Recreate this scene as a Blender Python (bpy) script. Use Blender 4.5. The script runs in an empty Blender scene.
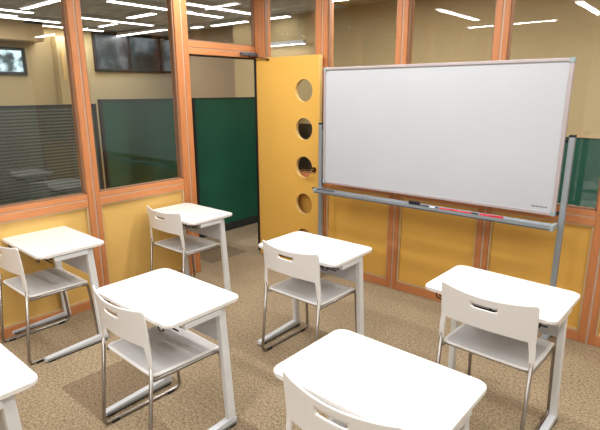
import bpy, bmesh, math, random
from mathutils import Vector, Matrix
random.seed(7)
C = bpy.context.scene.collection

# ------------------------------------------------------------------ materials
def _nt(name):
    m = bpy.data.materials.new(name); m.use_nodes = True
    nt = m.node_tree
    return m, nt, nt.nodes['Principled BSDF']

def mat(name, col, rough=.5, metal=0., spec=.5, noise=0., nscale=20., bump=0., stretch=None, emit=None, estr=0.):
    m, nt, b = _nt(name)
    b.inputs['Roughness'].default_value = rough
    b.inputs['Metallic'].default_value = metal
    b.inputs['Specular IOR Level'].default_value = spec
    b.inputs['Base Color'].default_value = (*col, 1)
    if emit:
        b.inputs['Emission Color'].default_value = (*emit, 1)
        b.inputs['Emission Strength'].default_value = estr
    tc = nt.nodes.new('ShaderNodeTexCoord'); mp = nt.nodes.new('ShaderNodeMapping')
    nt.links.new(tc.outputs['Object'], mp.inputs['Vector'])
    if stretch: mp.inputs['Scale'].default_value = stretch
    n = nt.nodes.new('ShaderNodeTexNoise'); n.inputs['Scale'].default_value = nscale; n.inputs['Detail'].default_value = 4
    nt.links.new(mp.outputs['Vector'], n.inputs['Vector'])
    if noise:
        r = nt.nodes.new('ShaderNodeValToRGB')
        r.color_ramp.elements[0].position = .3; r.color_ramp.elements[1].position = .7
        r.color_ramp.elements[0].color = (*[c*(1-noise) for c in col], 1)
        r.color_ramp.elements[1].color = (*[min(1, c*(1+noise)) for c in col], 1)
        nt.links.new(n.outputs['Fac'], r.inputs['Fac']); nt.links.new(r.outputs['Color'], b.inputs['Base Color'])
    if bump:
        bp = nt.nodes.new('ShaderNodeBump'); bp.inputs['Strength'].default_value = bump; bp.inputs['Distance'].default_value = .002
        nt.links.new(n.outputs['Fac'], bp.inputs['Height']); nt.links.new(bp.outputs['Normal'], b.inputs['Normal'])
    return m

def srgb(r, g, b):
    f = lambda c: (c/255/12.92) if c/255 <= .04045 else ((c/255+.055)/1.055)**2.4
    return (f(r), f(g), f(b))

def carpet(name, col, dark=1.):
    m, nt, b = _nt(name)
    b.inputs['Roughness'].default_value = .95; b.inputs['Specular IOR Level'].default_value = .1
    tc = nt.nodes.new('ShaderNodeTexCoord')
    n1 = nt.nodes.new('ShaderNodeTexNoise'); n1.inputs['Scale'].default_value = 150; n1.inputs['Detail'].default_value = 3
    n2 = nt.nodes.new('ShaderNodeTexNoise'); n2.inputs['Scale'].default_value = 2.2; n2.inputs['Detail'].default_value = 2
    n3 = nt.nodes.new('ShaderNodeTexNoise'); n3.inputs['Scale'].default_value = 60; n3.inputs['Detail'].default_value = 2
    for n in (n1, n2, n3): nt.links.new(tc.outputs['Object'], n.inputs['Vector'])
    r = nt.nodes.new('ShaderNodeValToRGB')
    r.color_ramp.elements[0].position = .36; r.color_ramp.elements[1].position = .64
    r.color_ramp.elements[0].color = (*[c*.42*dark for c in col], 1)
    r.color_ramp.elements[1].color = (*[min(1, c*1.55*dark) for c in col], 1)
    ad = nt.nodes.new('ShaderNodeMath'); ad.operation = 'MULTIPLY_ADD'; ad.inputs[1].default_value = .35
    nt.links.new(n3.outputs['Fac'], ad.inputs[0])
    ml = nt.nodes.new('ShaderNodeMath'); ml.operation = 'MULTIPLY'; ml.inputs[1].default_value = .65
    nt.links.new(n1.outputs['Fac'], ml.inputs[0]); nt.links.new(ml.outputs[0], ad.inputs[2])
    nt.links.new(ad.outputs[0], r.inputs['Fac'])
    mx = nt.nodes.new('ShaderNodeMix'); mx.data_type = 'RGBA'; mx.blend_type = 'MULTIPLY'; mx.inputs['Factor'].default_value = .25
    nt.links.new(r.outputs['Color'], mx.inputs['A']); nt.links.new(n2.outputs['Fac'], mx.inputs['B'])
    nt.links.new(mx.outputs['Result'], b.inputs['Base Color'])
    bp = nt.nodes.new('ShaderNodeBump'); bp.inputs['Strength'].default_value = .5; bp.inputs['Distance'].default_value = .004
    nt.links.new(n1.outputs['Fac'], bp.inputs['Height']); nt.links.new(bp.outputs['Normal'], b.inputs['Normal'])
    return m

def glass(name, tint):
    m = bpy.data.materials.new(name); m.use_nodes = True; nt = m.node_tree; nt.nodes.clear()
    o = nt.nodes.new('ShaderNodeOutputMaterial'); mix = nt.nodes.new('ShaderNodeMixShader')
    t = nt.nodes.new('ShaderNodeBsdfTransparent'); t.inputs['Color'].default_value = (*tint, 1)
    g = nt.nodes.new('ShaderNodeBsdfGlossy'); g.inputs['Roughness'].default_value = .0
    lw = nt.nodes.new('ShaderNodeLayerWeight'); lw.inputs['Blend'].default_value = .5
    p = nt.nodes.new('ShaderNodeMath'); p.operation = 'POWER'; p.inputs[1].default_value = 5
    q = nt.nodes.new('ShaderNodeMath'); q.operation = 'MULTIPLY_ADD'; q.inputs[1].default_value = .95; q.inputs[2].default_value = .045
    nt.links.new(lw.outputs['Facing'], p.inputs[0]); nt.links.new(p.outputs[0], q.inputs[0])
    nt.links.new(q.outputs[0], mix.inputs['Fac']); nt.links.new(t.outputs[0], mix.inputs[1]); nt.links.new(g.outputs[0], mix.inputs[2])
    nt.links.new(mix.outputs[0], o.inputs['Surface'])
    return m

def perforated(name, base, hole, cell=.006):
    """white plastic with a fine grid of perforations"""
    m, nt, b = _nt(name)
    b.inputs['Roughness'].default_value = .55
    tc = nt.nodes.new('ShaderNodeTexCoord')
    mp = nt.nodes.new('ShaderNodeMapping'); mp.inputs['Scale'].default_value = (1/cell, 1/cell, 0)
    v = nt.nodes.new('ShaderNodeTexVoronoi'); v.inputs['Scale'].default_value = 1; v.inputs['Randomness'].default_value = 0
    nt.links.new(tc.outputs['Object'], mp.inputs['Vector']); nt.links.new(mp.outputs['Vector'], v.inputs['Vector'])
    r = nt.nodes.new('ShaderNodeValToRGB')
    r.color_ramp.elements[0].position = .30; r.color_ramp.elements[1].position = .42
    r.color_ramp.elements[0].color = (*hole, 1); r.color_ramp.elements[1].color = (*base, 1)
    nt.links.new(v.outputs['Distance'], r.inputs['Fac']); nt.links.new(r.outputs['Color'], b.inputs['Base Color'])
    return m

def striped(name, c1, c2, scale):
    m, nt, b = _nt(name)
    b.inputs['Roughness'].default_value = .45
    tc = nt.nodes.new('ShaderNodeTexCoord')
    w = nt.nodes.new('ShaderNodeTexWave'); w.bands_direction = 'Z'; w.inputs['Scale'].default_value = scale; w.inputs['Distortion'].default_value = .6
    w.inputs['Detail'].default_value = 2
    n = nt.nodes.new('ShaderNodeTexNoise'); n.inputs['Scale'].default_value = 1.6
    nt.links.new(tc.outputs['Object'], w.inputs['Vector']); nt.links.new(tc.outputs['Object'], n.inputs['Vector'])
    ml = nt.nodes.new('ShaderNodeMath'); ml.operation = 'MULTIPLY'
    nt.links.new(w.outputs['Fac'], ml.inputs[0]); nt.links.new(n.outputs['Fac'], ml.inputs[1])
    r = nt.nodes.new('ShaderNodeValToRGB')
    r.color_ramp.elements[0].color = (*c1, 1); r.color_ramp.elements[1].color = (*c2, 1); r.color_ramp.elements[1].position = .6
    nt.links.new(ml.outputs[0], r.inputs['Fac']); nt.links.new(r.outputs['Color'], b.inputs['Base Color'])
    return m

def blotchy(name, c1, c2, c3, scale, estr):
    """outdoor scene behind a far window: sky, foliage and dark building shapes"""
    m, nt, b = _nt(name)
    b.inputs['Roughness'].default_value = .3
    tc = nt.nodes.new('ShaderNodeTexCoord')
    n = nt.nodes.new('ShaderNodeTexNoise'); n.inputs['Scale'].default_value = scale; n.inputs['Detail'].default_value = 5
    nt.links.new(tc.outputs['Object'], n.inputs['Vector'])
    r = nt.nodes.new('ShaderNodeValToRGB'); e = r.color_ramp.elements
    e[0].position = .40; e[0].color = (*c1, 1); e[1].position = .60; e[1].color = (*c3, 1)
    k = e.new(.50); k.color = (*c2, 1)
    nt.links.new(n.outputs['Fac'], r.inputs['Fac'])
    b.inputs['Base Color'].default_value = (.02, .02, .02, 1)
    nt.links.new(r.outputs['Color'], b.inputs['Emission Color']); b.inputs['Emission Strength'].default_value = estr
    return m

M = dict(
    top=mat('white_laminate', (.80, .785, .76), .38, noise=.015, nscale=6),
    edge=mat('laminate_edge', (.78, .77, .75), .4),
    steel=mat('white_powder_coat', (.74, .76, .78), .35, noise=.02, nscale=30),
    foot=mat('silver_foot_cover', (.62, .65, .69), .3, noise=.03),
    grey=mat('grey_panel', (.55, .55, .58), .5, noise=.03),
    black=mat('black_rubber', (.012, .012, .013), .55, noise=.1),
    chrome=mat('brushed_chrome', (.36, .335, .31), .32, 1.),
    plastic=mat('white_plastic', (.80, .79, .78), .42, noise=.01, nscale=8),
    seat=perforated('perforated_seat_plastic', (.76, .76, .76), (.36, .36, .37)),
    wood=mat('orange_wood', srgb(192, 124, 76), .45, noise=.10, nscale=9, stretch=(8, 8, .7)),
    woodh=mat('orange_wood_rail', srgb(202, 133, 84), .45, noise=.09, nscale=9, stretch=(.7, .7, 8)),
    strip=mat('grey_gasket', srgb(196, 172, 150), .5),
    gask=mat('silver_gasket', srgb(150, 112, 86), .45),
    yellow=mat('mustard_panel', srgb(224, 175, 82), .5, noise=.03, nscale=3),
    yellow_lit=mat('lit_mustard_panel', srgb(222, 182, 104), .45, noise=.03, nscale=3),  # lighter copy of the mustard, glare on the left wall put into its colour
    beige=mat('pale_bead', srgb(205, 178, 135), .5),
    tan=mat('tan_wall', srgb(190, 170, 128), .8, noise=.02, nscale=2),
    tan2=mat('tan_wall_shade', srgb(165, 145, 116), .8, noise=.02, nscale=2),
    green=mat('green_board', srgb(16, 80, 60), .5, noise=.12, nscale=2.5),
    dkgreen=mat('green_dado', srgb(14, 84, 70), .5, noise=.10, nscale=2.5),
    dark=mat('dark_metal_and_shadow', (.02, .022, .022), .45, noise=.1),
    louvre=striped('dark_louvre', srgb(38, 46, 42), srgb(112, 120, 110), 11),
    ceil=mat('dark_ceiling', srgb(205, 208, 214), .9, noise=.22, nscale=3, stretch=(1, 4, 1)),
    rceil=mat('room_ceiling', (.55, .54, .52), .9, noise=.05, nscale=3),
    plaster=mat('white_plaster', (.70, .69, .66), .85, noise=.03, nscale=4),
    tube=mat('lamp_diffuser', (.9, .9, .9), .4, emit=(1, .98, .94), estr=6),
    house=mat('lamp_housing', (.6, .6, .6), .5),
    wb=mat('whiteboard_enamel', (.50, .525, .56), .3, noise=.02, nscale=2),
    wbf=mat('whiteboard_frame', srgb(182, 172, 174), .35, .2),
    alu=mat('grey_aluminium', srgb(150, 158, 166), .38, .35),
    alud=mat('dark_aluminium', srgb(88, 92, 100), .4, .3),
    corner=mat('corner_cap', srgb(150, 165, 165), .5),
    red=mat('red_marker', srgb(205, 30, 50), .4),
    ink=mat('black_marker', (.015, .015, .02), .4),
    blue=mat('blue_marker', srgb(50, 60, 110), .4),
    white=mat('white_marker', (.75, .75, .78), .4),
    cream=mat('cream_edge', srgb(222, 186, 118), .5),
    brass=mat('bronze_handle', srgb(110, 80, 60), .3, .9),
    outdoor=blotchy('outdoor_dusk', srgb(20, 26, 28), srgb(70, 90, 98), srgb(150, 160, 165), 1.8, .55),
    foliage=blotchy('bright_foliage', srgb(20, 20, 20), srgb(60, 80, 85), srgb(205, 230, 240), 4.5, 1.6),
    pane=glass('window_glass', (.955, .965, .955)),
    carpet=carpet('beige_carpet', srgb(165, 147, 120)),
    carpet2=carpet('brown_carpet_tile', srgb(166, 145, 118), .68),
)

# ------------------------------------------------------------------ mesh helpers
class MB:
    def __init__(s): s.bm = bmesh.new(); s.mats = []
    def mi(s, m):
        if m not in s.mats: s.mats.append(m)
        return s.mats.index(m)
    def box(s, x0, x1, y0, y1, z0, z1, m, bevel=0.):
        t = bmesh.new()
        v = [t.verts.new((x, y, z)) for z in (z0, z1) for (x, y) in ((x0, y0), (x1, y0), (x1, y1), (x0, y1))]
        for f in ((0, 3, 2, 1), (4, 5, 6, 7), (0, 1, 5, 4), (1, 2, 6, 5), (2, 3, 7, 6), (3, 0, 4, 7)):
            t.faces.new([v[i] for i in f])
        if bevel: bmesh.ops.bevel(t, geom=t.edges[:], offset=bevel, segments=2, affect='EDGES', profile=.6)
        return s.add(t, m)
    def add(s, t, m, smooth=False):
        k = s.mi(m)
        bmesh.ops.recalc_face_normals(t, faces=t.faces[:])
        for f in t.faces: f.material_index = k; f.smooth = smooth
        me = bpy.data.meshes.new('t'); t.to_mesh(me); s.bm.from_mesh(me); t.free(); bpy.data.meshes.remove(me)
        return s
    def prism(s, pts, a0, a1, axis, m, bevel=0., smooth=False):
        """pts: 2D outline, extruded along axis between a0 and a1"""
        t = bmesh.new()
        def P(u, v, a): return {'x': (a, u, v), 'y': (u, a, v), 'z': (u, v, a)}[axis]
        A = [t.verts.new(P(u, v, a0)) for u, v in pts]; B = [t.verts.new(P(u, v, a1)) for u, v in pts]
        fa = t.faces.new(A); fb = t.faces.new(B); n = len(pts)
        for i in range(n): t.faces.new((A[i], A[(i+1) % n], B[(i+1) % n], B[i]))
        if bevel: bmesh.ops.bevel(t, geom=list(fa.edges)+list(fb.edges), offset=bevel, segments=2, affect='EDGES', profile=.6)
        return s.add(t, m, smooth)
    def tube(s, pts, r, m, n=10, flat=1.):
        """round tube through 3D points, rounded ends capped"""
        pts = [Vector(p) for p in pts]; t = bmesh.new(); rings = []
        up = None
        for i, p in enumerate(pts):
            d = ((pts[i+1]-p).normalized() if i < len(pts)-1 else Vector()) + ((p-pts[i-1]).normalized() if i else Vector())
            d.normalize()
            if up is None:
                up = Vector((0, 0, 1)) if abs(d.z) < .9 else Vector((1, 0, 0))
                up = (up-d*up.dot(d)).normalized()
            else: up = (up-d*up.dot(d)).normalized()
            q = d.cross(up)
            rings.append([t.verts.new(p+(up*math.cos(2*math.pi*k/n)+q*math.sin(2*math.pi*k/n)*flat)*r) for k in range(n)])
        for a, b in zip(rings, rings[1:]):
            for k in range(n): t.faces.new((a[k], a[(k+1) % n], b[(k+1) % n], b[k]))
        t.faces.new(rings[0]); t.faces.new(rings[-1])
        s.add(t, m, True); return s
    def build(s, name, parent=None, kind=None):
        me = bpy.data.meshes.new(name); s.bm.to_mesh(me); s.bm.free()
        for m in s.mats: me.materials.append(m)
        o = bpy.data.objects.new(name, me); C.objects.link(o)
        if parent: o.parent = parent
        if kind: o['kind'] = kind
        return o

def fillet(pts, r, n=6):
    """round the inner corners of a 3D polyline"""
    pts = [Vector(p) for p in pts]; out = [pts[0]]
    for a, b, c in zip(pts, pts[1:], pts[2:]):
        u = (a-b).normalized(); w = (c-b).normalized()
        p0 = b+u*r; p1 = b+w*r
        for k in range(n+1):
            t = k/n; out.append(p0*(1-t)**2+b*2*t*(1-t)+p1*t*t)
    out.append(pts[-1]); return out

def rrect(w, d, r, n=8):
    o = []
    for cx, cy, a0 in ((w/2-r, d/2-r, 0), (-w/2+r, d/2-r, 90), (-w/2+r, -d/2+r, 180), (w/2-r, -d/2+r, 270)):
        for k in range(n+1):
            a = math.radians(a0+90*k/n); o.append((cx+r*math.cos(a), cy+r*math.sin(a)))
    return o

def empty(name, loc=(0, 0, 0), rz=0., label=None, cat=None, group=None, kind=None):
    o = bpy.data.objects.new(name, None); C.objects.link(o)
    o.empty_display_size = .1; o.location = loc; o.rotation_euler = (0, 0, rz)
    tag(o, label, cat, group, kind); return o
def tag(o, label=None, cat=None, group=None, kind=None):
    if label: o['label'] = label
    if cat: o['category'] = cat
    if group: o['group'] = group
    if kind: o['kind'] = kind
    return o
def copy_tree(o, parent=None):
    c = o.copy(); C.objects.link(c); c.parent = parent
    for ch in list(o.children): copy_tree(ch, c)
    return c

# ------------------------------------------------------------------ floor
DX, DY = .41-1.5-3.5, -.1-7.5   # grid origin, 0.5 m carpet tiles
DARK = {(.91, -2.6), (-.59, -.6), (1.91, -2.6), (3.41, -1.6), (-.09, -1.6), (.41, -4.1), (3.91, -3.6)}
t = bmesh.new(); cache = {}
def fv(i, j):
    if (i, j) not in cache: cache[(i, j)] = t.verts.new((DX+.5*i, DY+.5*j, 0))
    return cache[(i, j)]
for i in range(24):
    for j in range(20):
        f = t.faces.new((fv(i, j), fv(i+1, j), fv(i+1, j+1), fv(i, j+1)))
        x, y = DX+.5*i, DY+.5*j
        f.material_index = 1 if any(abs(x-a) < .05 and abs(y-b) < .05 for a, b in DARK) else 0
me = bpy.data.meshes.new('floor'); t.to_mesh(me); t.free()
me.materials.append(M['carpet']); me.materials.append(M['carpet2'])
fl = bpy.data.objects.new('floor', me); C.objects.link(fl); fl['kind'] = 'structure'

# ------------------------------------------------------------------ partition walls
ZB, ZP, ZG, ZT, ZH0, ZH1 = .068, .838, .937, 2.72, 2.02, 2.142
RX = 5.3; RY = -6.2       # room extents
DEP = .09                  # frame depth, behind the inner face
def wbox(b, wall, a0, a1, d0, d1, z0, z1, m, bevel=0.):
    """a along the wall, d depth behind the inner face (negative = proud)"""
    if wall == 'L': b.box(-d1, -d0, a0, a1, z0, z1, m, bevel)
    else: b.box(a0, a1, d0, d1, z0, z1, m, bevel)
nwin = [0]; ntrim = [0]
def post(wall, a0, a1, z0=0., z1=ZT):
    b = MB(); w = a1-a0; g = .014
    c = a0+w*.55
    wbox(b, wall, a0, c-g/2, -.006, DEP, z0, z1, M['wood'], .003)
    wbox(b, wall, c-g/2, c+g/2, .001, DEP, z0, z1, M['strip'])
    wbox(b, wall, c+g/2, a1, -.006, DEP, z0, z1, M['wood'], .003)
    ntrim[0] += 1
    return b.build('trim_%d' % ntrim[0], kind='structure')
def bay(wall, a0, a1, lower=True, z0=ZG):
    """window pane with gaskets above, yellow panel below between two posts"""
    nwin[0] += 1
    r = empty('window_%d' % nwin[0], kind='structure')
    b = MB(); g = .012; zt = ZT-.05
    for u0, u1 in ((a0, a0+g), (a1-g, a1)): wbox(b, wall, u0, u1, .012, .05, z0, zt, M['gask'])
    wbox(b, wall, a0, a1, .012, .05, z0, z0+g, M['gask']); wbox(b, wall, a0, a1, .012, .05, zt-g, zt, M['gask'])
    b.build('window_frame', r)
    b = MB(); wbox(b, wall, a0+.004, a1-.004, .028, .034, z0+.004, zt-.004, M['pane']); b.build('window_pane', r)
def lower(b, wall, a0, a1):
    g = .014
    wbox(b, wall, a0, a1, .030, .060, ZB, ZP, M['yellow_lit' if wall == 'L' else 'yellow'])
    for u0, u1 in ((a0, a0+g), (a1-g, a1)): wbox(b, wall, u0, u1, .008, .030, ZB, ZP, M['beige'], .002)
    for w0, w1 in ((ZB, ZB+g), (ZP-g, ZP)): wbox(b, wall, a0+g, a1-g, .008, .030, w0, w1, M['beige'], .002)
def rails(b, wall, a0, a1):
    mid = ZG-.042
    wbox(b, wall, a0, a1, 0, DEP, ZP, mid-.005, M['woodh'], .002)
    wbox(b, wall, a0, a1, .004, DEP, mid-.005, mid+.005, M['strip'])
    wbox(b, wall, a0, a1, 0, DEP, mid+.005, ZG, M['woodh'], .002)
    wbox(b, wall, a0, a1, 0, DEP, ZT-.05, ZT, M['woodh'])

LB = [(-.955-.0, -1.768), (-1.866, -2.78), (-2.88, -3.80), (-3.90, -4.82), (-4.92, -5.86)]
LP = [(-.955, -.822), (-1.866, -1.768), (-2.88, -2.78), (-3.90, -3.80), (-4.92, -4.82), (-6.2, -5.86)]
w = MB()
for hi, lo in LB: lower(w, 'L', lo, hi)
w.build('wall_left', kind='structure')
w = MB()
for hi, lo in LB: rails(w, 'L', lo, hi)
ntrim[0] += 1; w.build('trim_%d' % ntrim[0], kind='structure')
for a0, a1 in LP: post('L', a0, a1)
for hi, lo in LB: bay('L', lo, hi)
w = MB()
for hi, lo in LB: wbox(w, 'L', lo, hi, 0, DEP, 0, ZB, M['woodh'], .002)
w.build('baseboard_left', kind='structure')

RB = [(.125, .775), (.905, 1.592), (1.690, 2.364), (2.460, 3.136), (3.235, 4.15), (4.25, 5.2)]
RP = [(.775, .905), (1.592, 1.690), (2.364, 2.460), (3.136, 3.235), (4.15, 4.25), (5.2, 5.3)]
w = MB()
for lo, hi in RB: lower(w, 'R', lo, hi)
w.build('wall_right', kind='structure')
w = MB()
for lo, hi in RB: rails(w, 'R', lo, hi)
ntrim[0] += 1; w.build('trim_%d' % ntrim[0], kind='structure')
for a0, a1 in RP: post('R', a0, a1)
for lo, hi in RB: bay('R', lo, hi)
w = MB()
for lo, hi in RB: wbox(w, 'R', lo, hi, 0, DEP, 0, ZB, M['woodh'], .002)
w.build('baseboard_right', kind='structure')
# corner post and door header with transom window
w = MB()
w.box(-.030, .008, .012, .10, 0, ZT, M['wood'], .003); w.box(.008, .060, .0, .10, 0, ZT, M['wood'], .003)
w.box(.060, .070, .006, .10, 0, ZT, M['strip']); w.box(.070, .125, .0, .10, 0, ZT, M['wood'], .003)
ntrim[0] += 1; w.build('trim_%d' % ntrim[0], kind='structure')
w = MB()
w.box(-DEP, .004, -.822, .012, ZH0+.012, ZH0+.062, M['woodh'], .003)
w.box(-DEP, -.002, -.822, .012, ZH0+.062, ZH0+.070, M['strip'])
w.box(-DEP, .004, -.822, .012, ZH0+.070, ZH1, M['woodh'], .003)
w.box(-DEP, -.02, -.822, .012, ZH0, ZH0+.012, M['dark'])  # dark strip painting the shadow gap under the header
w.box(-DEP, 0, -.822, .012, ZT-.05, ZT, M['woodh'])
ntrim[0] += 1; w.build('trim_%d' % ntrim[0], kind='structure')
bay('L', -.822, .012, z0=ZH1)
w = MB()   # door stop, and thin jamb lining darkened for the hinge-edge shadow
w.box(-DEP, -.035, -.822, -.806, 0, ZH0, M['wood'], .002); w.box(-.030, -.004, .006, .012, 0, ZH0, M['dark'])
ntrim[0] += 1; w.build('trim_%d' % ntrim[0], kind='structure')

# ------------------------------------------------------------------ open door with round holes
door = empty('door_1', kind='structure')
DXa, DXb, DY0, DY1 = .095, .882, -.080, -.042
HZ = [1.715, 1.366, 1.007, .650, .295]; HX = .700; HR = .104
def door_leaf():
    t = bmesh.new(); n = 40; zs = [.012] + [(a+b)/2 for a, b in zip(HZ[::-1], HZ[::-1][1:])] + [2.022]
    rings = {}
    for s_, y in ((0, DY0), (1, DY1)):
        for ci, zc in enumerate(HZ[::-1]):
            z0, z1 = zs[ci], zs[ci+1]; x0, x1 = DXa, DXb
            inner = []; outer = []
            for k in range(n):
                a = 2*math.pi*k/n; dx, dz = math.cos(a), math.sin(a)
                inner.append(t.verts.new((HX+HR*dx, y, zc+HR*dz)))
                tx = (x1-HX)/dx if dx > 1e-6 else ((x0-HX)/dx if dx < -1e-6 else 1e9)
                tz = (z1-zc)/dz if dz > 1e-6 else ((z0-zc)/dz if dz < -1e-6 else 1e9)
                q = min(tx, tz); outer.append(t.verts.new((HX+q*dx, y, zc+q*dz)))
            cs = {}
            for k in range(n):
                k2 = (k+1) % n
                A, B = outer[k].co, outer[k2].co
                va = abs(A.x-x0) < 1e-5 or abs(A.x-x1) < 1e-5; vb = abs(B.x-x0) < 1e-5 or abs(B.x-x1) < 1e-5
                if va != vb:   # a corner lies between
                    cxx = (A.x if va else B.x); czz = (B.z if va else A.z)
                    cv = t.verts.new((cxx, y, czz))
                    t.faces.new((inner[k], outer[k], cv, outer[k2], inner[k2]))
                else: t.faces.new((inner[k], outer[k], outer[k2], inner[k2]))
            rings[(s_, ci)] = inner
    b = MB(); 
    t2 = t
    b.add(t2, M['yellow'])
    # edges of the slab
    b.box(DXa-.0005, DXb+.0005, DY0+.0005, DY1-.0005, .011, .0125, M['cream']); b.box(DXa, DXb, DY0+.0005, DY1-.0005, 2.0215, 2.0235, M['cream'])
    b.box(DXa-.001, DXa+.001, DY0, DY1, .012, 2.022, M['yellow']); b.box(DXb-.002, DXb+.003, DY0-.0005, DY1, .012, 2.022, M['cream'])
    return b.build('door_leaf', door)
leaf = door_leaf()
for zc in HZ:
    t = bmesh.new(); n = 40; prof = ((HR+.0005, DY0-.001), (HR, DY0-.002), (HR-.002, DY0-.001), (HR-.003, DY0+.003), (HR-.003, DY1-.002), (HR+.001, DY1+.001))
    R_ = [[t.verts.new((HX+r*math.cos(2*math.pi*k/n), y, zc+r*math.sin(2*math.pi*k/n))) for k in range(n)] for r, y in prof]
    for a, b_ in zip(R_, R_[1:]):
        for k in range(n): t.faces.new((a[k], a[(k+1) % n], b_[(k+1) % n], b_[k]))
    b = MB(); b.add(t, M['cream'], True); b.build('porthole_rim', leaf)
b = MB(); n = 20
b.prism([(.828+.026*math.cos(2*math.pi*k/n), .995+.026*math.sin(2*math.pi*k/n)) for k in range(n)], DY0-.009, DY0, 'y', M['brass'], .002)
b.tube([(.828, DY0, .995), (.828, DY0-.045, .995)], .010, M['brass'])
b.tube(fillet([(.832, DY0-.045, .995), (.80, DY0-.047, .994), (.712, DY0-.050, .990)], .02), .009, M['brass'])
b.build('door_handle', leaf)
for z in (.3, 1.05, 1.8):
    b = MB(); b.tube([(.068, -.036, z-.05), (.068, -.036, z+.05)], .007, M['alud']); b.box(.066, .096, -.046, -.036, z-.045, z+.045, M['alud']); b.build('hinge', door)
b = MB()
b.box(.004, .040, -.215, -.006, 2.048, 2.078, M['alud'], .004)
b.build('door_closer', door)
b = MB()
b.tube([(.030, -.12, 2.050), (.034, -.12, 2.036), (.12, -.108, 2.026), (.25, -.092, 2.010)], .006, M['brass'])
b.box(.235, .270, -.096, -.079, 1.998, 2.016, M['brass'], .002)
b.build('closer_arm', door)

# ------------------------------------------------------------------ rest of the room shell
w = MB(); w.box(-.09, RX+.1, RY-.1, .09, ZT, ZT+.08, M['rceil']); w.build('ceiling', kind='structure')
w = MB(); w.box(RX, RX+.1, RY-.1, .09, 0, ZT, M['plaster']); w.build('wall_east', kind='structure')
w = MB(); w.box(-.09, RX, RY-.1, RY, 0, ZT, M['plaster']); w.build('wall_south', kind='structure')
# spaces beyond the glass
w = MB()
w.box(-4.6, -.091, -7.2, 3.3, ZT, ZT+.08, M['ceil']); w.box(-.09, 7., .091, 3.3, ZT, ZT+.08, M['tan'])
w.build('ceiling_corridor', kind='structure')
# tan wall facing the whiteboard partition, with green dado
YW = 1.72; XC = -2.19
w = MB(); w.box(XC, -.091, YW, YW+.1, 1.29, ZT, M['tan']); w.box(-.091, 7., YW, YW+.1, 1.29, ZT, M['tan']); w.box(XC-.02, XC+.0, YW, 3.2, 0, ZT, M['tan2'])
w.build('wall_north', kind='structure')
w = MB(); w.box(.3, 7., YW-.004, YW+.1, .09, 1.272, M['dkgreen']); w.box(XC, .3, YW-.004, YW+.1, .09, 1.272, M['dark']); w.build('wall_dado', kind='structure')
w = MB(); w.box(XC, 7., YW-.02, YW+.1, 1.270, 1.29, M['beige']); w.box(XC, 7., YW-.012, YW+.1, 0, .09, M['dark'])
ntrim[0] += 1; w.build('trim_%d' % ntrim[0], kind='structure')
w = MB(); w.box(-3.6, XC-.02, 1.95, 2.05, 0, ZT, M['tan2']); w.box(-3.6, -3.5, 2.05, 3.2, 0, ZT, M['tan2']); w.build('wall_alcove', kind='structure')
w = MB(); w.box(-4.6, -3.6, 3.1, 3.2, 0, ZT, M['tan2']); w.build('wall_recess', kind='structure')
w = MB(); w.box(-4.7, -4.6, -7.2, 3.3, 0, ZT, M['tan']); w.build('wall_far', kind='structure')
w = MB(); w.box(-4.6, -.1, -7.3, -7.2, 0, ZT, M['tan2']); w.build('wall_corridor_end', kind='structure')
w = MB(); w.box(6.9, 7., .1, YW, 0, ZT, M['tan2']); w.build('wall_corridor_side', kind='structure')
def far_window(y0, y1, z0, z1, muls, m):
    nwin[0] += 1; r = empty('window_%d' % nwin[0], kind='structure'); f = .045
    b = MB(); X0, X1 = -4.6, -4.56
    b.box(X0, X1, y0, y1, z0, z0+f, M['dark'], .004); b.box(X0, X1, y0, y1, z1-f, z1, M['dark'], .004)
    for a in [y0, y1-f]+muls: b.box(X0, X1+.002, a, a+f, z0, z1, M['dark'], .004)
    b.build('window_frame', r)
    b = MB(); b.box(-4.598, -4.588, y0+.01, y1-.01, z0+.01, z1-.01, m); b.build('window_pane', r)
far_window(.72, 2.47, 2.05, 2.70, [1.36, 2.02], M['outdoor'])
far_window(-2.6, -.38, 1.96, 2.36, [-1.0, -1.7], M['foliage'])
# pale duct box and slim white column along the far wall
b = MB(); b.box(-4.6, -4.25, -3.4, -.20, 2.44, ZT, M['beige'], .006)
b.build('ceiling_bulkhead', kind='structure')
b = MB(); b.box(-4.58, -4.42, .04, .20, 0, 2.55, M['tan'], .006); b.box(-4.421, -4.405, .10, .14, 1.9, 2.35, M['cream'])
tag(b.build('column'), 'slim pale column on the tan far wall beside the first window post', 'column')

# green boards standing in the corridor and the dark louvred screen
def partition(name, y0, y1, x, top, m, label, cat='partition', kids=True):
    r = empty(name, (x, (y0+y1)/2, 0), 0, label, cat)
    h = (y1-y0)/2
    b = MB(); b.box(-.015, .015, -h+.03, h-.03, .10, top-.02, m); b.build('panel', r)
    b = MB()
    b.box(-.02, .02, -h, -h+.03, 0, top, M['dark'], .003); b.box(-.02, .02, h-.03, h, 0, top, M['dark'], .003)
    b.box(-.02, .02, -h+.03, h-.03, top-.02, top, M['dark'], .003); b.box(-.022, .022, -h+.03, h-.03, 0, .10, M['dark'], .003)
    b.build('frame', r)
    return r
partition('partition', -1.225, -.135, -.90, 1.64, M['green'], 'green corridor screen behind the second window, nearer the camera than its neighbour')
partition('partition', -.125, 1.69, -.90, 1.64, M['green'], 'tall green corridor screen seen through the open doorway')
partition('louvred_screen', -3.6, -1.26, -.90, 1.60, M['louvre'], 'dark grey-green horizontally louvred screen behind the leftmost window', 'screen')

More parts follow.
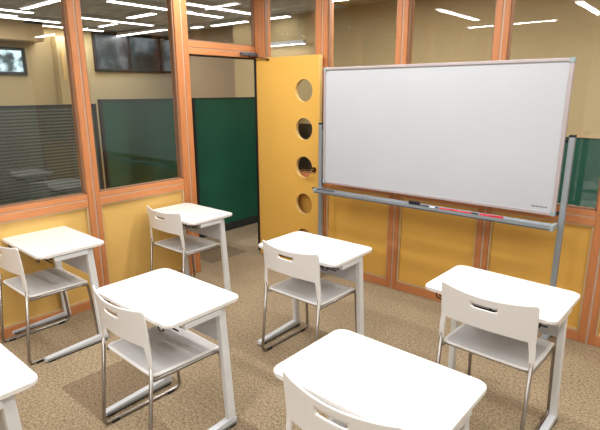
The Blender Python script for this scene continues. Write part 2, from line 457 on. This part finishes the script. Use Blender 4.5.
# ------------------------------------------------------------------ strip lights
def strip(x, y, L, along, H, W, label, group=None, w_=.10, cords=False):
    r = empty('strip_light', (x, y, H), 0 if along == 'x' else math.pi/2, label, 'ceiling light', group)
    b = MB(); b.box(-L/2, L/2, -w_/2, w_/2, -.045, 0, M['house'], .004)
    if cords:
        for q in (-L/2+.1, L/2-.1): b.tube([(q, 0, 0), (q, 0, ZT-H)], .004, M['house'])
    b.build('housing', r)
    b = MB(); b.box(-L/2+.01, L/2-.01, -w_/2+.008, w_/2-.008, -.053, -.045, M['tube'], .002); b.build('diffuser', r)
    if W:
        l = bpy.data.lights.new('strip_lamp', 'AREA'); l.shape = 'RECTANGLE'; l.size = L-.04; l.size_y = w_-.02; l.energy = W
        l.color = (1, .985, .965)
        o = bpy.data.objects.new('strip_lamp', l); C.objects.link(o); o.parent = r; o.location = (0, 0, -.056)
    return r
P = 22
RG = 'strip lights on the classroom ceiling'
RL = 'white strip light on the classroom ceiling, above the picture, mirrored in the glass or added for even light'
for x, y, a in ((.835, -2.865, 'y'), (2.25, -3.40, 'y'), (1.04, -4.24, 'x'), (2.2, -1.0, 'x'), (3.9, -1.3, 'x'),  # leading ones mirrored in the glass; the rest unseen, added for even light
                (3.8, -3.2, 'y'), (.75, -.95, 'x'), (3.3, -4.9, 'x')):
    strip(x, y, 1.30, a, ZT, P, RL, RG)
Q = 12
OUT = [  # x, y, length, along, H, power, label
    (-3.15, -1.20, .85, 'y', ZT, Q, 'strip light at the top left corner of the first window'),
    (-4.30, .15, 1.25, 'y', ZT, Q, 'long strip light behind the first post, running up to the tan wall'),
    (-1.66, -.10, 1.0, 'y', ZT, Q, 'short strip light at the top edge of the second window'),
    (-3.09, .35, 1.13, 'y', ZT, 0, 'strip light above the dark far window in the second pane'),
    (-4.0, 1.217, 1.6, 'x', ZT-.02, Q, 'strip light just above the far dark window'),
    (-2.35, .25, .60, 'x', ZT, 0, 'small strip light set across the others in the second window'),
    (-1.675, .74, .62, 'y', ZT, 0, 'thick strip light at the left of the pane over the door'),
    (-2.07, 1.53, .76, 'x', ZT, 0, 'strip light crossing the pane over the door'),
    (-2.75, 1.48, .24, 'x', ZT, 0, 'tiny strip light at the left of the pane over the door'),
    (-1.15, 1.56, .46, 'x', ZT, 0, 'strip light at the top of the pane above the open door'),
    (-1.15, .60, 1.1, 'y', ZT, Q, 'strip light over the corridor beside the door transom'),
    (-3.6, -1.6, 1.6, 'y', ZT, Q, 'strip light above the louvred screen, leftmost'),
    (-6.0+2.2, -.6, .9, 'y', ZT, 0, 'faint strip light beside the pale duct box'),
]
for x, y, L, a, H, W_, lab in OUT: strip(x, y, L, a, H, W_, lab)
strip(-1.10, 1.62, .80, 'x', 2.37, 0, 'low hanging strip light in front of the tan wall, above the open door', w_=.06, cords=True)
for x in (1.2, 3.6, 5.4): strip(x, .42, 1.2, 'x', ZT, 30, 'unseen strip light added over the corridor behind the whiteboard wall', 'added strip lights behind the whiteboard wall')  # unseen lamps, added to brighten the tan wall behind the glass

# ------------------------------------------------------------------ school desk
def make_desk():
    r = empty('school_desk')
    W_, D_ = .648, .440
    b = MB(); b.prism(rrect(W_, D_, .042), .703, .720, 'z', M['top'], .004); b.build('tabletop', r)
    for s in (-1, 1):
        b = MB()   # slanted flat leg rising to the desk top, wider at the foot
        t = bmesh.new(); prof = [(.122, .040, .287), (.170, .040, .287), (.136, .700, .275), (.092, .700, .275)]
        A = [t.verts.new((s*(x-.016), y, z)) for y, z, x in prof]; B = [t.verts.new((s*(x+.016), y, z)) for y, z, x in prof]
        fs = [t.faces.new(A), t.faces.new(B)]
        for i in range(4): t.faces.new((A[i], A[(i+1) % 4], B[(i+1) % 4], B[i]))
        bmesh.ops.bevel(t, geom=t.edges[:], offset=.006, segments=3, affect='EDGES', profile=.6)
        b.add(t, M['steel']); b.build('leg', r)
        b = MB()   # runner on the floor
        b.prism([(-.255, .012), (-.250, .034), (.158, .054), (.174, .044), (.174, .012)], s*.287-.018, s*.287+.018, 'x', M['foot'], .004)
        b.box(s*.287-.0186, s*.287+.0186, -.245, .168, .018, .023, M['alud']); b.box(s*.287-.016, s*.287+.016, -.24, .165, .006, .012, M['black'])
        ft = b.build('foot', r)
        for y in (-.235, .125):
            b = MB(); b.box(s*.287-.018, s*.287+.018, y, y+.04, 0, .013, M['black'], .002); b.build('foot_pad', ft)
        b = MB()   # side rail below the top
        b.box(s*.304-.012, s*.304+.012, -.125, .092, .664, .694, M['steel'], .004); b.box(s*.296-.010, s*.296+.010, -.16, .15, .692, .704, M['grey']); b.build('side_rail', r)
        b = MB()   # bag hook wire
        b.tube(fillet([(s*.255, -.195, .704), (s*.255, -.195, .668), (s*.215, -.195, .662), (s*.215, -.195, .698)], .012), .0035, M['black']); b.build('bag_hook', r); b = MB()
        b.tube(fillet([(s*.268, .05, .698), (s*.268, .02, .655), (s*.268, -.03, .655), (s*.268, -.045, .672)], .012), .0035, M['black'])
        b.build('bag_hook', r)
    b = MB(); b.box(-.262, .262, .098, .106, .505, .690, M['grey'], .002); b.build('modesty_panel', r)
    b = MB()
    for y in (-.10, 0., .09): b.tube([(-.27, y, .650), (.27, y, .650)], .003, M['black'])
    for x in (-.2, -.1, 0., .1, .2): b.tube([(x, -.13, .650), (x, .09, .650), (x, .094, .69)], .003, M['black'])
    b.tube([(-.27, -.13, .650), (.27, -.13, .650)], .004, M['black'])
    b.build('book_rack', r)
    return r

# ------------------------------------------------------------------ chair
def make_chair():
    r = empty('school_chair')
    # --- backrest: curved sheet with a slot and arms reaching down to the legs
    t = bmesh.new(); NU, NV = 44, 20; WB = .462
    zb, zt = .600, .790
    def S(u, v, push=0):
        """u -1..1 across, v 0 bottom 1 top"""
        hw = WB/2*(.992+.008*v); x = u*hw
        c = (1-u*u)
        z = zb+(zt-zb)*v
        z -= .016*c*v**2; z += .012*c*(1-v)**2
        y = .040-.042*c-.018*(v)**1.3
        return Vector((x, y, z))
    us = [-1+2*i/NU for i in range(NU+1)]; vs = [j/NV for j in range(NV+1)]
    g = {}
    sl_u, sl_v0, sl_v1 = 6, 12, 16
    for i, u in enumerate(us):
        for j, v in enumerate(vs):
            uu, vv = u, v
            # pull the top corners in to round them
            if j == NV and i in (0, NU): uu *= .975; vv -= .02
            if j == NV-1 and i in (0, NU): uu *= .995
            g[(i, j)] = [uu, vv]
    ic = NU//2
    # hole border vertices pulled to a stadium outline
    for j in range(sl_v0, sl_v1+1):
        f = (j-(sl_v0+sl_v1)/2)/((sl_v1-sl_v0)/2)
        sh = (1-math.sqrt(max(0, 1-f*f*.92)))*.060
        g[(ic-sl_u, j)][0] += sh; g[(ic+sl_u, j)][0] -= sh
    for i in range(ic-sl_u, ic+sl_u+1):
        e = abs(i-ic)/sl_u
        for j, sg in ((sl_v0, 1), (sl_v1, -1)):
            g[(i, j)][1] += sg*.022+sg*(.018 if e == 1 else 0)
    V = {k: t.verts.new(S(*q)) for k, q in g.items()}
    for i in range(NU):
        for j in range(NV):
            if ic-sl_u <= i < ic+sl_u and sl_v0 <= j < sl_v1: continue
            t.faces.new((V[(i, j)], V[(i+1, j)], V[(i+1, j+1)], V[(i, j+1)]))
    # arms
    for s in (0, 1):
        cols = [0, 1, 2, 3] if s == 0 else [NU, NU-1, NU-2, NU-3]
        prev = [V[(c, 0)] for c in cols]; sg = -1 if s == 0 else 1
        for k in range(1, 8):
            q = k/7; row = []
            for m_, c in enumerate(cols):
                base = V[(c, 0)].co
                xo = sg*(.2345-.0095*m_*(1-.10*q))-sg*.001*q
                if k == 7 and m_ in (0, 3): xo += -sg*.005 if m_ == 0 else sg*.005
                bx = base.x*(1-min(1, q*2.5))+xo*min(1, q*2.5)
                row.append(t.verts.new((bx, base.y*(1-q)+.041*q, .600-(.138 if not (k == 7 and m_ in (0, 3)) else .133)*q)))
            for m_ in range(3): t.faces.new((prev[m_], prev[m_+1], row[m_+1], row[m_]))
            prev = row
    bmesh.ops.recalc_face_normals(t, faces=t.faces[:])
    for f in t.faces: f.smooth = True
    me = bpy.data.meshes.new('backrest'); t.to_mesh(me); t.free(); me.materials.append(M['plastic'])
    bk = bpy.data.objects.new('backrest', me); C.objects.link(bk); bk.parent = r
    so = bk.modifiers.new('s', 'SOLIDIFY'); so.thickness = .008; so.offset = 0
    bv = bk.modifiers.new('b', 'BEVEL'); bv.width = .0025; bv.segments = 2; bv.limit_method = 'ANGLE'; bv.angle_limit = math.radians(50)
    for s in (-1, 1): b = MB(); b.tube([(s*.221, .032, .482), (s*.221, .052, .482)], .005, M['chrome']); b.build('rivet', bk)
    # --- seat: thin dished plate, perforated field inside a plain rim
    t = bmesh.new(); n = 28; SW, SD = .446, .405; V = {}
    def dish(x, y):
        v = (y+SD/2)/SD; u = x/(SW/2)
        return .452-.010*(1-u*u)*math.sin(math.pi*min(1, v*1.1))-.030*max(0, (v-.82)/.18)**2*.6+.006*(1-v)
    k = 0
    for i in range(n+1):
        for j in range(n+1):
            u, v = 2*i/n-1, 2*j/n-1
            # superellipse-like rounding of the corners
            x, y = u*SW/2, v*SD/2
            m_ = max(abs(u), abs(v))
            if m_ > 0:
                L4 = (abs(u/m_)**13+abs(v/m_)**13)**(1/13); x /= L4**(m_**4); y /= L4**(m_**4)
            V[(i, j)] = t.verts.new((x, y+.245, dish(x, y)))
    for i in range(n):
        for j in range(n):
            f = t.faces.new((V[(i, j)], V[(i+1, j)], V[(i+1, j+1)], V[(i, j+1)]))
            f.smooth = True; f.material_index = 1 if (1 <= i < n-1 and 1 <= j < n-1) else 0
    me = bpy.data.meshes.new('seat'); t.to_mesh(me); t.free(); me.materials.append(M['plastic']); me.materials.append(M['seat'])
    st = bpy.data.objects.new('seat', me); C.objects.link(st); st.parent = r
    so = st.modifiers.new('s', 'SOLIDIFY'); so.thickness = .010; so.offset = -1
    bv = st.modifiers.new('b', 'BEVEL'); bv.width = .003; bv.segments = 2; bv.limit_method = 'ANGLE'; bv.angle_limit = math.radians(50)
    # --- two sled frames of steel tube
    for s in (-1, 1):
        X = s*.224
        pth = fillet([(s*.221, .041, .500), (X, -.008, .012), (X, .466, .012), (s*.218, .430, .432), (s*.216, .052, .434)], .035, 7)
        b = MB(); b.tube(pth, .0095, M['chrome'], 12); fr = b.build('sled_frame', r)
        for y in (.055, .40):
            b = MB(); b.box(X-.012, X+.012, y-.022, y+.022, 0, .016, M['black'], .003); b.build('glide', fr)
    for y, z in ((.08, .432), (.40, .424)):
        b = MB(); b.tube([(-.217, y, z), (.217, y, z)], .009, M['chrome']); b.build('cross_bar', r)
    return r

DG = 'white school desks in rows'; CG = 'white school chairs in rows'
desk0 = make_desk(); chair0 = make_chair()
DESKS = [
    (.352, -1.180, -.006, 'small white desk farthest back on the left, beside the open doorway'),
    (.276, -2.280, -.010, 'white desk standing against the left yellow wall panel, at the left edge'),
    (1.656, -2.318, .003, 'white desk in the middle row left of centre, its right leg fully in view'),
    (1.754, -1.235, .003, 'white desk in front of the yellow door with round holes, under the whiteboard end'),
    (2.872, -2.278, -.012, 'nearest white desk, its blank top filling the bottom centre of the picture'),
    (2.940, -1.190, -.035, 'white desk on the right below the whiteboard tray, nearest the right edge'),
    (1.640, -3.275, .0, 'white desk cut off by the bottom left corner, only its right end showing'),
]
for i, (x, y, a, lab) in enumerate(DESKS):
    o = desk0 if i == 0 else copy_tree(desk0)
    o.location = (x, y, 0); o.rotation_euler = (0, 0, a); tag(o, lab, 'desk', DG)
CHAIRS = [
    (.336, -1.445, .0, 'white chair tucked under the farthest left desk by the doorway'),
    (.294, -2.612, .0, 'white chair cut by the left edge of the frame, at the desk by the wall'),
    (1.664, -2.610, -.03, 'white chair left of centre, seen from behind, whole seat and left runner showing'),
    (1.774, -1.530, -.01, 'white chair tucked under the desk in front of the holed yellow door'),
    (2.892, -2.565, .0, 'nearest white chair, only its backrest top rising into the bottom centre'),
    (2.958, -1.462, -.034, 'white chair on the right, its grey perforated seat seen below the whiteboard'),
]
for i, (x, y, a, lab) in enumerate(CHAIRS):
    o = chair0 if i == 0 else copy_tree(chair0)
    o.location = (x, y, 0); o.rotation_euler = (0, 0, a); tag(o, lab, 'chair', CG)

# ------------------------------------------------------------------ whiteboard on its stand
X0, X1, Z0, Z1, YB = 1.031, 2.938, .914, 1.902, -.210
wb = empty('whiteboard', ((X0+X1)/2, YB, 0), 0, 'large blank whiteboard on a grey two-post stand against the yellow partition', 'whiteboard')
ox, oy = (X0+X1)/2, YB; hw = (X1-X0)/2
b = MB(); b.box(-hw+.01, hw-.01, .006, .022, Z0+.01, Z1-.01, M['wb']); b.build('board_surface', wb)
b = MB(); f = .020
b.box(-hw, hw, -.004, .026, Z0, Z0+f, M['wbf'], .003); b.box(-hw, hw, -.004, .026, Z1-f, Z1, M['wbf'], .003)
b.box(-hw, -hw+f, -.004, .026, Z0+f, Z1-f, M['wbf'], .003); b.box(hw-f-.004, hw, -.004, .026, Z0+f, Z1-f, M['wbf'], .003)
fr = b.build('board_frame', wb)
for sx in (-1, 1):
    for z in (Z0, Z1):
        b = MB(); x = sx*hw; zz = z; dz = -1 if z == Z1 else 1
        xs = sorted((x+sx*.002, x-sx*.030)); zs = sorted((zz-dz*.002, zz+dz*.030))
        b.box(xs[0], xs[1], -.007, .028, zs[0], zs[1], M['corner'], .005); b.build('corner_cap', fr)
b = MB()   # small maker's mark, a row of tiny dashes
for k in range(7): b.box(hw-.150+.014*k, hw-.141+.014*k, .0045, .0062, Z0+.046, Z0+.054-(k % 2)*.003, M['alud'])
b.build('maker_mark', wb)
for s, xx in ((-1, .985), (1, 2.975)):
    b = MB(); x = xx-ox
    b.box(x-.018, x+.018, .010, .046, .05, 1.425, M['alu'], .006); po = b.build('post', wb)
    b = MB(); b.box(x-.019, x+.019, .009, .047, 1.425, 1.440, M['black'], .003); b.build('post_cap', po)
    xi = x-s*.045
    for z in (1.40, .93): b = MB(); b.box(min(x, xi), max(x, xi), .018, .036, z-.012, z+.012, M['black'], .003); b.build('bracket', po)
    b = MB(); b.box(x-.022, x+.022, -.22, .175, .045, .075, M['alu'], .008); ft = b.build('foot', wb)
    for yy in (-.20, .155):
        b = MB(); n = 18
        b.prism([(yy+.024*math.cos(2*math.pi*k/n), .024+.024*math.sin(2*math.pi*k/n)) for k in range(n)], x-.012, x+.012, 'x', M['black'], .003)
        b.build('caster', ft)
TX0, TX1 = 1.005-ox, 2.955-ox
b = MB()   # pen tray: a channel profile with a front lip
b.prism([(-.105, .842), (-.105, .868), (-.099, .868), (-.096, .850), (-.010, .850), (-.006, .862), (.004, .862), (.004, .836), (-.098, .836)], TX0, TX1, 'x', M['alu'], .0015)
tr = b.build('pen_tray', wb)
b = MB(); b.box(TX0+.01, TX1-.01, -.1065, -.1045, .840, .848, M['alud']); b.build('tray_lip_strip', tr)
b = MB(); b.tube([(TX0-.045, -.06, .866), (TX0+.19, -.06, .866)], .009, M['alud']); b.build('tray_knob', tr)
for a in (TX1-.016, TX0-.004):
    b = MB(); b.box(a, a+.02, -.108, .006, .834, .872, M['corner'], .004); b.build('tray_end', tr)

# things lying on the tray
ty = YB-.055; tz = .8505
def marker(x0, x1, m, mc, label, yo=0., r=.0095):
    e = empty('marker', ((x0+x1)/2, ty+yo, tz+r), 0, label, 'marker', 'markers on the whiteboard tray')
    L = (x1-x0)/2
    b = MB(); b.tube([(-L, 0, 0), (-L+.004, 0, 0), (L*.35, 0, 0)], r*.92, m, 12); b.build('barrel', e)
    b = MB(); b.tube([(L*.35, 0, 0), (L-.004, 0, 0), (L, 0, 0)], r, mc, 12); b.build('cap', e)
marker(2.015, 2.082, M['ink'], M['ink'], 'short black marker, leftmost on the whiteboard tray', -.006)
marker(2.092, 2.160, M['white'], M['blue'], 'white marker with dark blue cap, second from the left on the tray', -.004)
marker(2.170, 2.312, M['red'], M['red'], 'all-red marker directly right of the blue-capped one on the tray', -.002)
marker(2.320, 2.460, M['red'], M['ink'], 'red marker with black cap, between two all-red markers on the tray', -.004)
marker(2.472, 2.632, M['red'], M['red'], 'all-red marker, rightmost and nearest the tray end', -.006, .0115)
e = empty('board_eraser', (1.950, YB-.031, tz), 0, 'small dark board eraser standing upright behind the markers on the tray', 'eraser')
b = MB(); b.box(-.045, .040, -.010, .004, 0, .030, M['ink'], .003); b.build('felt_pad', e)
b = MB(); b.box(-.045, .040, .004, .018, .002, .028, M['alud'], .004); b.build('grip', e)

# ------------------------------------------------------------------ world, camera, look
wd = bpy.data.worlds.new('w'); bpy.context.scene.world = wd; wd.use_nodes = True
wd.node_tree.nodes['Background'].inputs['Color'].default_value = (.75, .8, .85, 1)
wd.node_tree.nodes['Background'].inputs['Strength'].default_value = .3
yaw, pitch, roll, fpx = .7036, -.2477, -.0031, 489.36
cy, sy = math.cos(yaw), math.sin(yaw)
F = Vector((-sy*math.cos(pitch), cy*math.cos(pitch), math.sin(pitch)))
R = Vector((cy, sy, 0)); U = R.cross(F)
c, s = math.cos(roll), math.sin(roll)
R2 = R*c+U*s; U2 = -R*s+U*c
cam = bpy.data.cameras.new('camera'); cam.sensor_width = 36; cam.sensor_fit = 'HORIZONTAL'; cam.lens = fpx/600*36; cam.clip_start = .05
co = bpy.data.objects.new('camera', cam); C.objects.link(co)
mw = Matrix((R2, U2, -F)).transposed().to_4x4(); mw.translation = Vector((3.6692, -3.639, 1.709))
co.matrix_world = mw
sc = bpy.context.scene; sc.camera = co
sc.view_settings.view_transform = 'Standard'; sc.view_settings.look = 'None'; sc.view_settings.exposure = 0.
